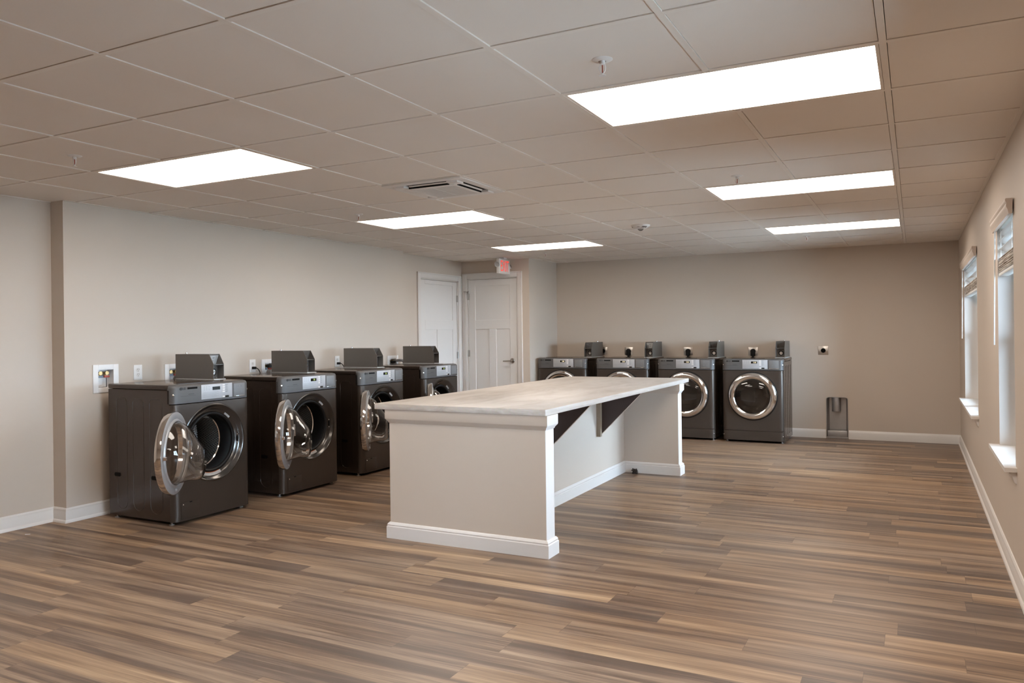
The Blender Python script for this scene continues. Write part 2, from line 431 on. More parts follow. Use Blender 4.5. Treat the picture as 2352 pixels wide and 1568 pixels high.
# ------------------------------------------------------------------ doors
def panel_leaf(mb, w_, h_, stile, tp, lo):
    """leaf in local x 0..w, z 0..h, front at y=0, thickness .035. tp=(z0,z1) top panel, lo=(z0,z1) lower panels"""
    t = .035; x0, x1 = stile, w_ - stile; mid = w_ / 2; mw = .055
    B = lambda a, b, c, d: mb.box(a, b, 0, t, c, d, .002, 1)
    B(0, x0, 0, h_); B(x1, w_, 0, h_); B(x0, x1, tp[1], h_); B(x0, x1, lo[1], tp[0]); B(x0, x1, 0, lo[0]); B(mid - mw, mid + mw, lo[0], lo[1])
    for a, b, c, d in ((x0, x1, tp[0], tp[1]), (x0, mid - mw, lo[0], lo[1]), (mid + mw, x1, lo[0], lo[1])):
        mb.box(a - .005, b + .005, .009, t - .006, c - .005, d + .005)
        for k in range(2):  # sticking bevel
            pass
def casing(mb, x0, x1, h_, wd=.072, th=.017):
    for a, b in ((x0 - wd, x0), (x1, x1 + wd)):
        mb.box(a, b, -th, 0, 0, h_ + wd, .003)
    mb.box(x0, x1, -th, 0, h_, h_ + wd, .003)
    for a, b in ((x0 - wd, x0 - wd + .016), (x1 + wd - .016, x1 + wd)):
        mb.box(a, b, -th - .006, -th, 0, h_ + wd, .002)
    mb.box(x0 - wd, x1 + wd, -th - .006, -th, h_ + wd - .016, h_ + wd, .002)
    mb.box(x0 - .006, x0 + .014, 0, .12, 0, h_ + .006); mb.box(x1 - .014, x1 + .006, 0, .12, 0, h_ + .006); mb.box(x0, x1, 0, .12, h_ - .012, h_ + .006)
def hinge(mb, x, z):
    mb.cyl((x, -.006, z - .045), (x, -.006, z + .045), .0065, 10); mb.box(x - .022, x + .022, -.002, .002, z - .045, z + .045)
def make_door(name, loc, rz, width, hh, hinge_x, hz, handle=None, stop=False):
    e = struct_empty(name, loc); e.rotation_euler = (0, 0, rz)
    m = MB(); casing(m, 0, width, hh); m.build('door_frame', M_['white'], e)
    m = MB(); panel_leaf(m, width - .034, hh - .022, .105, (1.50, 1.965), (.24, 1.375))
    lf = m.build('door_leaf', M_['door'], e); lf.location = (.017, .006, .006)
    for z in hz:
        m = MB(); hinge(m, hinge_x, z); m.build('hinge', M_['nickel'], e)
    if handle:
        hx, z = handle; m = MB()
        m.lathe([(0, .006), (.031, .006), (.033, 0), (.033, -.004), (.028, -.011), (.012, -.014), (.011, -.05), (0, -.05)], 28, Matrix.Translation((hx, .0, z)) @ Matrix.Rotation(-PI / 2, 4, 'X'))
        m.tube([(hx, -.046, z), (hx - .03, -.050, z - .001), (hx - .07, -.05, z - .003), (hx - .115, -.046, z - .004)], .0085, 10)
        m.build('door_handle', M_['nickel'], e)
    if stop:
        m = MB(); x = hinge_x; z = hz[0]
        m.cyl((x, -.008, z + .05), (x, -.008, z + .075), .009, 10)
        for a in (-50, 35, 150): m.cyl((x, -.01, z + .062), (x + .05 * math.cos(math.radians(a)), -.045, z + .062 + .02 * math.sin(math.radians(a))), .004, 8)
        m.build('hinge_stop', M_['nickel'], e)
    return e
make_door('door_1', (XL3, D1a, 0), PI / 2, D1b - D1a, D1h, D1b - D1a - .012, (1.80, 1.03, .28))
make_door('door_2', (D2a, YD, 0), 0, D2b - D2a, D2h, .010, (1.83, 1.05, .28), handle=(D2b - D2a - .09, .953), stop=True)

# ------------------------------------------------------------------ windows
def make_window(n, a, b, z0, z1, mull):
    e = struct_empty('window_%d' % n, (1.90, (a + b) / 2, z0)); L_ = b - a; Hh = z1 - z0
    m = MB(); f = .04; h2 = L_ / 2
    m.box(-.02, .03, -h2, -h2 + f, 0, Hh, .003); m.box(-.02, .03, h2 - f, h2, 0, Hh, .003)
    m.box(-.02, .03, -h2 + f, h2 - f, 0, f, .003); m.box(-.02, .03, -h2 + f, h2 - f, Hh - f, Hh, .003)
    if mull: m.box(-.02, .03, -.04, .04, f, Hh - f, .003)
    m.build('window_frame', M_['white'], e)
    m = MB(); xa = XR - 1.90 - .001
    m.box(xa, -.02, -h2, -h2 + .006, 0, Hh); m.box(xa, -.02, h2 - .006, h2, 0, Hh); m.box(xa, -.02, -h2 + .006, h2 - .006, Hh - .006, Hh)
    m.build('jamb_liner', M_['white'], e, smooth=0)
    spans = [(-h2 + f, -.04), (.04, h2 - f)] if mull else [(-h2 + f, h2 - f)]
    for s0, s1 in spans:
        m = MB(); mid = Hh / 2
        for c, d, x in ((f, mid + .02, -.005), (mid - .02, Hh - f, .012)):
            m.box(x, x + .016, s0, s0 + .03, c, d); m.box(x, x + .016, s1 - .03, s1, c, d)
            m.box(x, x + .016, s0 + .03, s1 - .03, c, c + .035); m.box(x, x + .016, s0 + .03, s1 - .03, d - .035, d)
        m.build('sash', M_['white'], e)
        MB().box(.002, .006, s0 + .028, s1 - .028, f + .03, mid, 0).box(.018, .022, s0 + .028, s1 - .028, mid, Hh - f - .03, 0).build('pane', M_['wglass'], e, smooth=0)
    m = MB(); xn = 1.708 - 1.90; xw = XR - 1.90
    m.prism([(xn, -h2 - .05), (xw, -h2 - .05), (xw, -h2), (-.02, -h2), (-.02, h2), (xw, h2), (xw, h2 + .05), (xn, h2 + .05)], -.004, .018)
    m.build('window_sill', M_['white'], e)
    m = MB(); m.prism([(xw - .034, -.004), (xw - .034, -.012), (xw - .022, -.022), (xw - .016, -.04), (xw - .010, -.06), (xw, -.068), (xw, -.004)], -h2 - .03, h2 + .03, axis='y')
    m.build('sill_apron', M_['white'], e)
    return e
make_window(1, *WIN[0], False); make_window(2, *WIN[1], True); make_window(3, *WIN[2], True)  # the last window is the added one, out of view

def make_blind(a, b, label, ztop=1.978):
    c = (a + b) / 2; h2 = (b - a) / 2 + .050
    e = thing('window_blind', label, 'window blind', (XR, c, ztop), group='faux wood blinds on the right wall windows')
    m = MB()
    prof = [(-.005, 0), (-.036, 0), (-.039, -.006), (-.038, -.014), (-.033, -.024), (-.035, -.034), (-.034, -.044), (-.028, -.056), (-.024, -.078), (-.008, -.078)]
    m.prism(prof, -h2, h2, axis='y'); m.build('valance', M_['valance'], e)
    MB().box(.008, .05, -h2 + .04, h2 - .04, -.066, -.030, .002).build('headrail', M_['blindwhite'], e)
    h3 = (b - a) / 2 - .012
    for k in range(3):
        z = -.100 - k * .047
        m = MB(); mt = Matrix.Translation((.03, 0, z)) @ Matrix.Rotation(math.radians(24), 4, 'Y')
        m.box(-.025, .025, -h3, h3, -.0014, .0014, mat=mt); m.build('slat', M_['blindwhite'], e)
    m = MB(); z = -.245
    for k in range(16):
        dx = random.uniform(-.004, .004); dy = random.uniform(-.004, .004)
        mt = Matrix.Translation((.03 + dx, dy, z)) @ Matrix.Rotation(math.radians(random.uniform(-4, 4)), 4, 'Y')
        m.box(-.025, .025, -h3 + .004, h3 - .004, -.0015, .0015, mat=mt); z -= .0052
    m.build('stacked_slats', M_['slat'], e)
    MB().box(.004, .056, -h3, h3, z - .02, z - .002, .003).build('bottom_rail', M_['blindwhite'], e)
    for yy in (-h3 + .12, h3 - .12): MB().cyl((.006, yy, -.08), (.006, yy, z), .0013, 6).build('ladder_cord', M_['blindwhite'], e)
    MB().cyl((-.016, h3 - .02, -.07), (-.024, h3 - .0, -.765), .0045, 8).build('tilt_wand', M_['blindwhite'], e)
    return e
make_blind(1.75, 2.60, 'raised faux wood blind on the nearer right wall window')
make_blind(4.36, 6.18, 'raised faux wood blind on the farther right wall window')

# ground and neighbouring siding outside the windows
MB().box(2.1, 30, -25, 30, -.3, -.1).build('ground_outside', M_['grass'], kind='structure', smooth=0)

# ------------------------------------------------------------------ ceiling fixtures
def make_light():
    e = thing('ceiling_light', '', 'ceiling light', group='recessed fluorescent ceiling panels')
    m = MB(); a, b, c, d = .0135, 2 * T - .0135, .0135, T - .0135
    for q in ((a, b, c, c + .012), (a, b, d - .012, d), (a, a + .012, c + .012, d - .012), (b - .012, b, c + .012, d - .012)):
        m.box(*q, .0012, .03)
    m.build('light_frame', M_['tbar'], e, smooth=0)
    MB().box(a + .012, b - .012, c + .012, d - .012, .006, .009).build('diffuser', M_['panel_light'], e, smooth=0)
    return e
LL = {(0, 0): 'long lit ceiling panel nearest the camera on the right side',
      (0, 4): 'middle lit ceiling panel of the right-hand row',
      (0, 8): 'farthest lit ceiling panel of the right-hand row, near the back wall',
      (-5, 0): 'lit ceiling panel above the nearest washer on the left side',
      (-5, 4): 'lit ceiling panel just beyond the air conditioner cassette',
      (-5, 8): 'lit ceiling panel in front of the exit sign'}
lp = make_light()
for n, ij in enumerate(LG): place(lp, n == 0, (ij[0] * T, ij[1] * T, H), 0, LL.get(ij, 'unseen ceiling panel added behind the camera for brightness'))

def make_sprinkler():
    e = thing('fire_sprinkler', '', 'sprinkler', group='pendant fire sprinklers in the ceiling')
    MB().lathe([(0, .003), (.038, .003), (.038, 0), (.030, -.005), (.014, -.007), (.014, .002)], 28).build('escutcheon', M_['plastic'], e)
    m = MB(); m.lathe([(0, 0), (.0105, 0), (.0105, -.018), (.007, -.02), (0, -.02)], 16)
    for s_ in (-1, 1): m.tube([(s_ * .009, 0, -.018), (s_ * .012, 0, -.032), (s_ * .006, 0, -.047), (0, 0, -.052)], .0022, 6)
    m.lathe([(0, -.049), (.004, -.05), (.004, -.056), (.013, -.057), (.013, -.0585), (0, -.0585)], 16); m.build('sprinkler_body', M_['plastic'], e)
    MB().cyl((0, 0, -.02), (0, 0, -.049), .0022, 8).build('glass_bulb', M_['red'], e)
    return e
SP = [(.305, -.305, 'nearest fire sprinkler, hanging from the ceiling before the big right panel'),
      (-2.743, -.305, 'fire sprinkler before the lit panel over the nearest washer'),
      (.305, 2.134, 'fire sprinkler before the middle panel of the right-hand row'),
      (-2.743, 2.134, 'fire sprinkler just beyond the air conditioner on the left'),
      (.305, 5.79, 'fire sprinkler behind the farthest right-hand panel by the back wall'),
      (-2.743, 5.79, 'fire sprinkler behind the farthest left-hand panel near the exit sign')]
sp = make_sprinkler()
for n, (x, y, l) in enumerate(SP): place(sp, n == 0, (x, y, H + .003), 0, l)

# smoke / strobe detector
e = thing('smoke_detector', 'round white ceiling fire alarm strobe with a clear lens', 'smoke detector', (-.958, 4.05, H + .003))
MB().lathe([(0, .001), (.088, .001), (.088, -.006), (.080, -.018), (.055, -.028), (.03, -.033), (0, -.034)], 40).build('housing', M_['plastic'], e)
MB().lathe([(0, -.052), (.012, -.050), (.024, -.042), (.028, -.033), (.028, -.028), (0, -.028)], 24).build('strobe_lens', M_['clear'], e)
m = MB()
m.text('FIRE', .026, Matrix.Translation((.052, -.052, -.0235)) @ Matrix.Rotation(math.radians(45), 4, 'Z') @ Matrix.Rotation(math.radians(200 - 45), 4, 'X'), .0012)
m.build('fire_lettering', M_['ink'], e)
MB().box(-.012, .012, -.074, -.070, -.0225, -.0185).build('test_slot', M_['ink'], e)
MB().box(-.068, -.058, -.05, -.044, -.022, -.018).build('front_mark', M_['ink'], e)

# cassette air conditioner
ax, ay = -2.5 * T, 2.5 * T
e = thing('air_conditioner', 'white square ceiling air conditioner cassette with louvred grille', 'air conditioner', (ax, ay, H))
m = MB(); o_, i_, s_ = .305, .245, .195
for a in ((-o_, o_, -o_, -i_), (-o_, o_, i_, o_), (-o_, -i_, -i_, i_), (i_, o_, -i_, i_)): m.box(*a, -.008, 0, .003)
for sx in (-1, 1):
    for sy in (-1, 1):
        x0, x1 = sorted((sx * .165, sx * .247)); y0, y1 = sorted((sy * .165, sy * .247)); m.box(x0, x1, y0, y1, -.020, 0, .003)
for a in ((-s_, s_, -s_, -.16), (-s_, s_, .16, s_), (-s_, -.16, -.16, .16), (.16, s_, -.16, .16)): m.box(*a, -.024, 0, .003)
m.build('fascia_panel', M_['plastic'], e)
for k in range(4): MB().box(-.158, .158, -.1975, -.1945, -.0215, -.003, mat=Matrix.Rotation(k * PI / 2, 4, 'Z')).build('air_outlet', M_['dark'], e, smooth=0)
MB().box(-.25, .25, -.25, .25, -.002, .001).build('inner_duct', M_['dark'], e, smooth=0)
for k in range(4):
    m = MB(); m.box(-.150, .150, -.006, .006, -.0008, .0008, mat=Matrix.Rotation(k * PI / 2, 4, 'Z') @ Matrix.Translation((0, .206, -.0075)) @ Matrix.Rotation(math.radians(35), 4, 'X'))
    m.build('louvre', M_['plastic'], e)
m = MB()
for k in range(17):
    yy = -.152 + k * .019; m.box(-.16, .16, yy, yy + .010, -.022, -.006)
m.box(-.003, .003, -.16, .16, -.0225, -.006); m.box(-.16, .16, -.16, .16, -.006, 0)
m.build('intake_grille', M_['plastic'], e)

# exit sign
e = thing('exit_sign', 'white exit sign with red letters and two emergency lamps', 'exit sign', (-3.467, 5.93, 2.10))
m = MB(); m.box(-.045, 0, 0, .30, 0, .195, .008, 3); m.box(-.05, -.0, -.0, .0, 0, .0) if 0 else None
m.box(-.06, .01, .11, .19, .194, H - 2.10 + .003, .002); m.build('sign_housing', M_['plastic'], e)
RYZ = Matrix(((0, 0, 1, 0), (1, 0, 0, 0), (0, 1, 0, 0), (0, 0, 0, 1)))   # text x->Y, y->Z, normal->X
MB().text('EXIT', .175, Matrix.Translation((.0008, .15, .094)) @ RYZ @ Matrix.Diagonal((.66, 1.16, 1, 1)), .0012, 0).build('exit_lettering', M_['exitred'], e)
for yy, sgn in ((-.035, -1), (.325, 1)):
    mt = Matrix.Translation((-.015, yy, .115)) @ Matrix.Rotation(math.radians(62), 4, 'Y') @ Matrix.Rotation(math.radians(-25 * sgn), 4, 'X')
    h = MB().lathe([(0, -.035), (.022, -.03), (.036, -.008), (.038, .004), (.034, .004), (0, -.004)], 20, mt).build('lamp_head', M_['plastic'], e)
    MB().lathe([(.034, .003), (.028, .012), (.012, .017), (0, .018)], 20, mt).build('lamp_lens', M_['clear'], h)

# ------------------------------------------------------------------ island
e = thing('folding_island', 'beige half-wall island base with white baseboard under a marble-look worktop', 'island', (-1.18, 2.70, 0))
ox, oy = -1.18, 2.70
def lb(m, x0, x1, y0, y1, z0, z1, bev=0): return m.box(x0 - ox, x1 - ox, y0 - oy, y1 - oy, z0, z1, bev)
TOPZ = .835
IX0, IX1 = -1.742, -.640
EY0, EY1, FY0, FY1 = 1.160, 1.275, 4.045, 4.160
m = MB(); lb(m, IX0, IX1 + .015, EY0, EY1, 0, TOPZ); m.build('near_end_panel', M_['wall'], e, smooth=0)
m = MB(); lb(m, IX0, IX1 + .015, FY0, FY1, 0, TOPZ); m.build('far_end_panel', M_['wall'], e, smooth=0)
m = MB(); lb(m, -1.26, -1.145, EY1, FY0, 0, TOPZ); m.build('centre_wall', M_['wall'], e, smooth=0)
for y0, y1 in ((EY0, EY1), (FY0, FY1)):
    m = MB(); lb(m, IX1 + .015, IX1 + .018, y0, y1, 0, TOPZ); m.build('corner_post', M_['white'], e)
XP = IX1 + .018
CR = [(0, .748), (.004, .750), (.008, .760), (.018, .772), (.021, .778), (.021, TOPZ), (0, TOPZ)]
BB = [(0, 0), (.019, 0), (.019, .076), (.014, .080), (.014, .084), (.016, .088), (.011, .096), (.004, .103), (0, .103)]
sh = lambda pts: [(a - ox, b - oy) for a, b in pts]
loops = ([(IX0, EY0), (XP, EY0), (XP, EY1), (-1.145, EY1), (-1.145, FY0), (XP, FY0), (XP, FY1), (IX0, FY1), (IX0, FY0), (-1.26, FY0), (-1.26, EY1), (IX0, EY1)])
# crown wraps each end panel, baseboard follows the whole outline
MB().sweep(sh(loops)[::-1], BB, closed=True).build('island_baseboard', M_['white'], e)
for y0, y1 in ((EY0, EY1), (FY0, FY1)):
    MB().sweep(sh([(IX0, y0), (XP, y0), (XP, y1), (IX0, y1)])[::-1], CR, closed=True, only=(0, 2, 3)).build('crown_moulding', M_['wall'], e)
    MB().sweep(sh([(IX0, y0), (XP, y0), (XP, y1), (IX0, y1)])[::-1], CR, closed=True, only=(1,)).build('crown_moulding', M_['white'], e, label='white crown moulding on the post face')
for yb in (2.20, 3.37):
    m = MB(); m.prism([(-1.145 - ox, .420), (-1.145 - ox + .012, .420), (-.730 - ox, TOPZ - .012), (-.730 - ox, TOPZ), (-1.145 - ox, TOPZ)], yb - oy, yb + .018 - oy, axis='y')
    br = m.build('support_bracket', M_['brown'], e, smooth=0)
    m = MB(); lb(m, -1.145, -1.108, yb - .038, yb, .418, TOPZ); lb(m, -1.108, -.75, yb - .038, yb, TOPZ - .037, TOPZ) ; m.build('bracket_cleat', M_['cleat'], br, smooth=0)
    yy0, yy1 = yb + .0005 - oy, yb + .0175 - oy
    m = MB(); m.prism([(-1.133 - ox, .4195), (-1.1315 - ox, .418), (-.7285 - ox, TOPZ - .013), (-.730 - ox, TOPZ - .0115)], yy0, yy1, axis='y'); m.build('bracket_edge', M_['tan'], br, smooth=0)
t_ = MB().box(-.617, .617, -1.625, 1.625, 0, .037, .003).build('island_worktop', M_['marble'])
t_.location = (-1.224, 2.757, TOPZ + .0005); tag(t_, 'long grey marble-look worktop lying on the island', 'worktop')

# ------------------------------------------------------------------ laundry machines
W2, FR, SE, BK, HT = .35, -.345, -.300, .350, .985
def fy(x, front=FR, rx=.055, d=.045):
    a = abs(x) - (W2 - rx)
    if a <= 0: return front
    a = min(a / rx, 1); return front + d * (1 - math.sqrt(max(0, 1 - a * a)))
def front_panel(mb, z0, z1, hx, hz, r):
    bnd = []
    nz = 26; nx = 44
    xs = []
    for i in range(nx + 1):
        t = -1 + 2 * i / nx; xs.append(W2 * math.copysign(1 - (1 - abs(t)) ** 1.6, t) if t else 0)
    for x in xs: bnd.append((x, z1))
    for i in range(1, nz): bnd.append((W2, z1 + (z0 - z1) * i / nz))
    for x in reversed(xs): bnd.append((x, z0))
    for i in range(1, nz): bnd.append((-W2, z0 + (z1 - z0) * i / nz))
    ts = [0, .12, .25, .38, .5, .6, .7, .78, .85, .91, .96, 1]
    rings = []
    for t in ts:
        ring = []
        for x, z in bnd:
            a = math.atan2(z - hz, x - hx); cx, cz = hx + r * math.cos(a), hz + r * math.sin(a)
            X, Z = cx + (x - cx) * t, cz + (z - cz) * t
            ring.append(mb.bm.verts.new((X, fy(X), Z)))
        rings.append(ring)
    n = len(bnd)
    for A, B in zip(rings[:-1], rings[1:]):
        for i in range(n): mb.bm.faces.new((A[i], A[(i + 1) % n], B[(i + 1) % n], B[i]))
    # returns at the border
    back = [mb.bm.verts.new((v.co.x, SE if abs(v.co.x) < W2 - .001 else v.co.y + .002, v.co.z)) for v in rings[-1]]
    for i in range(n): mb.bm.faces.new((rings[-1][i], rings[-1][(i + 1) % n], back[(i + 1) % n], back[i]))
def outline(k=0.):
    pts = []
    for i in range(-10, 11):
        x = W2 * math.copysign(1 - (1 - abs(i) / 10) ** 1.8, i) if i else 0
        pts.append((x * (1 - k * 1.2), fy(x) + k))
    return pts
def slab(mb, levels, yb):
    """stack of outlines: levels [(z, inset)]"""
    R_ = []
    for z, k in levels:
        pts = outline(k) + [(W2 * (1 - k * 1.2), yb), (-W2 * (1 - k * 1.2), yb)]
        R_.append([mb.bm.verts.new((x, y, z)) for x, y in pts])
    n = len(R_[0])
    for A, B in zip(R_[:-1], R_[1:]):
        for i in range(n): mb.bm.faces.new((A[i], A[(i + 1) % n], B[(i + 1) % n], B[i]))
    mb.bm.faces.new(R_[0]); mb.bm.faces.new(R_[-1])
def plate(mb, x0, x1, z0, z1, t=.0015, d=.002, bev=0):     # thin plate on the front plane
    return mb.box(x0, x1, FR - t, FR + d, z0, z1, bev)
def screw(mb, x, y, z, r=.006, nrm=(0, -1, 0)):
    mb.lathe([(r, .003), (r, -.001), (r * .6, -.003), (0, -.003)], 14, Matrix.Translation((x, y, z)) @ Vector((-nrm[0], -nrm[1], -nrm[2])).to_track_quat('Z', 'Y').to_matrix().to_4x4())
XT = Matrix(((1, 0, 0, 0), (0, 0, -1, 0), (0, 1, 0, 0), (0, 0, 0, 1)))     # text x->X, y->Z, normal->-Y
def control_panel(root, kind, digits):
    m = MB(); slab(m, [(.851, .004), (.853, 0), (.962, 0), (.974, .004), (.981, .012), (HT, .030)], SE + .02)
    cp = m.build('control_panel', M_['panel'], root)
    m = MB(); m.cyl((-.288, FR + .001, .957), (-.288, FR - .0014, .957), .0105, 24)
    m.text('LG', .022, Matrix.Translation((-.262, FR - .0008, .957)) @ XT, .0006, .0008); m.build('maker_logo', M_['ink'], cp)
    m = MB(); plate(m, -.232, -.146, .951, .965, .001); m.build('name_plate', M_['dark'], cp)
    m = MB(); plate(m, -.29, -.16, .9035, .905, .0004); plate(m, -.225, -.175, .914, .917, .0004); m.build('printed_line', M_['ink'], cp)
    m = MB(); plate(m, -.112, .174, .868, .974, .0025, bev=.001); itf = m.build('interface_panel', M_['iface'], cp)
    # display
    m = MB(); plate(m, -.012, .058, .931, .955, .0035); dp = m.build('display', M_['disp'], cp)
    m = MB(); m.text(digits, .020, Matrix.Translation((.030, FR - .0038, .943)) @ XT, .0004, .0003); m.build('display_digits', M_['digit'] if kind == 'washer' else M_['digitw'], cp)
    for k in range(5):
        m = MB(); z = .9625 - k * .0165 if k < 4 else .876
        plate(m, .080, .103, z - .005, z + .005, .0045, bev=.001); m.build('push_button', M_['plastic'], cp)
    m = MB()
    for k in range(4):
        for q in range(3):
            z = .966 - k * .0165 - q * .004; plate(m, .108, .134 - .004 * ((k + q) % 3), z - .0007, z + .0007, .0031)
    for k in range(6): plate(m, -.100, .045 - .02 * (k % 2), .916 - k * .0075, .9168 - k * .0075, .0031)
    for c in range(3):
        for r_ in range(3): plate(m, -.092 + c * .022, -.082 + c * .022, .957 - r_ * .011, .959 - r_ * .011, .0031)
    m.build('instruction_print', M_['inkgrey'], cp)
    m = MB(); plate(m, .106, .140, .870, .882, .004); m.build('start_label', M_['disp'], cp)
    if kind == 'dryer':
        for x, z in ((-.062, .943), (-.040, .943), (.087, .9625)): m = MB(); m.lathe([(0, -.006), (.0035, -.0055), (.004, 0)], 10, Matrix.Translation((x, FR, z)) @ RX90.inverted() @ Matrix.Rotation(PI, 4, 'X')); m.build('indicator_lamp', M_['led'], cp)
    m = MB(); plate(m, .190, .300, .874, .966, .002, bev=.001); pd = m.build('detergent_pad', M_['pad'], cp)
    for q, (x, z) in enumerate(((.228, .944), (.264, .944), (.228, .904), (.264, .904))):
        m = MB()
        if q == 3: m.prism([(x - .009, z - .009), (x + .009, z - .009), (x + .006, z + .008), (x - .006, z + .008)], FR - .003, FR, axis='y')
        elif q == 0:
            for dx in (-.009, .007): plate(m, x + dx, x + dx + .002, z - .01, z + .01, .003)
            plate(m, x - .009, x + .009, z - .01, z - .008, .003)
        else:
            for a in (45, -45):
                m.box(-.011, .011, -.003, 0, -.0012, .0012, mat=Matrix.Translation((x, FR, z)) @ Matrix.Rotation(math.radians(a), 4, 'Y'))
            if q == 1: plate(m, x - .011, x + .011, z + .009, z + .011, .003)
        m.build('care_symbol', M_['inkgrey'], cp)
    m = MB(); plate(m, .190, .300, .869, .8735, .004, bev=.001); m.build('pad_trim', M_['chrome'], cp)
    for s_ in (-1, 1): m = MB(); screw(m, s_ * (W2 - .011), fy(W2 - .011) - .001, .915, .007, (s_ * .6, -.8, 0)); m.build('panel_screw', M_['screw'], cp)
    return cp
def shell(root, kind):
    m = MB(); t = .004; y0 = SE + .002; z0, z1 = .028, .948
    m.box(-W2, -W2 + t, y0, BK, z0, z1); m.box(W2 - t, W2, y0, BK, z0, z1); m.box(-W2 + t, W2 - t, BK - t, BK, z0, z1); m.box(-W2 + t, W2 - t, y0, BK, z0, z0 + t)
    for sx in (-1, 1):
        X = sx * W2
        # pressed vertical ribs with round feet
        for y0_, y1_ in ((-.225, -.095), (-.030, .085), (.150, .262)) if kind == 'washer' else ():
            pts = [(X, y0_, .86), (X, y0_, .17)]
            n = 8
            for k in range(n + 1):
                a = PI + PI * k / n; c = (y0_ + y1_) / 2; r = (y1_ - y0_) / 2; pts.append((X, c + r * math.cos(a), .135 + r * math.sin(a)))
            pts += [(X, y1_, .17), (X, y1_, .86)]
            n2 = [(X, y0_, .86), (X, y0_ + .02, .885), (X, y1_ - .02, .885), (X, y1_, .86)]
            m.tube(pts, .0022, 6, 0); m.tube(n2, .0022, 6, 0)
        if kind == 'dryer':
            for yy in (-.20, -.06, .08, .22): m.tube([(X, yy, .90), (X, yy, .08)], .0025, 6, 0)
    cab = m.build('cabinet', M_['side'], root)
    for yy, zz in ((-.142, .325), (.256, .325)) if kind == 'washer' else ():
        for sx in (-1, 1):
            mm = MB(); x0, x1 = sorted((sx * (W2 - .003), sx * (W2 + .0026))); mm.prism([(yy - .033, zz - .006), (yy - .025, zz - .014), (yy + .025, zz - .014), (yy + .033, zz - .006), (yy + .033, zz + .006), (yy + .025, zz + .014), (yy - .025, zz + .014), (yy - .033, zz + .006)], x0, x1, axis='x'); mm.build('grip_slot', M_['dark'], cab)
    # top lid
    m = MB(); m.box(-W2 - .001, W2 + .001, SE + .012, BK + .004, .951, HT, .007, 3)
    c = [(-.25 + .38 * k / 24, -.262 + .22 * math.sin(PI * k / 24)) for k in range(25)]
    m.prism([(-.25, -.272)] + c + [(.13, -.272)], HT - .001, HT + .004)
    m.build('top_lid', M_['side'], root)
    for sx in (-1, 1):
        for yy in (-.27, .31):
            m = MB(); m.cyl((sx * .315, yy, 0), (sx * .315, yy, .006), .020, 14); m.cyl((sx * .315, yy, .005), (sx * .315, yy, .03), .009, 10); m.build('levelling_foot', M_['steel'], root)
    return cab
HX, HZ, HR = 0., .548, .283
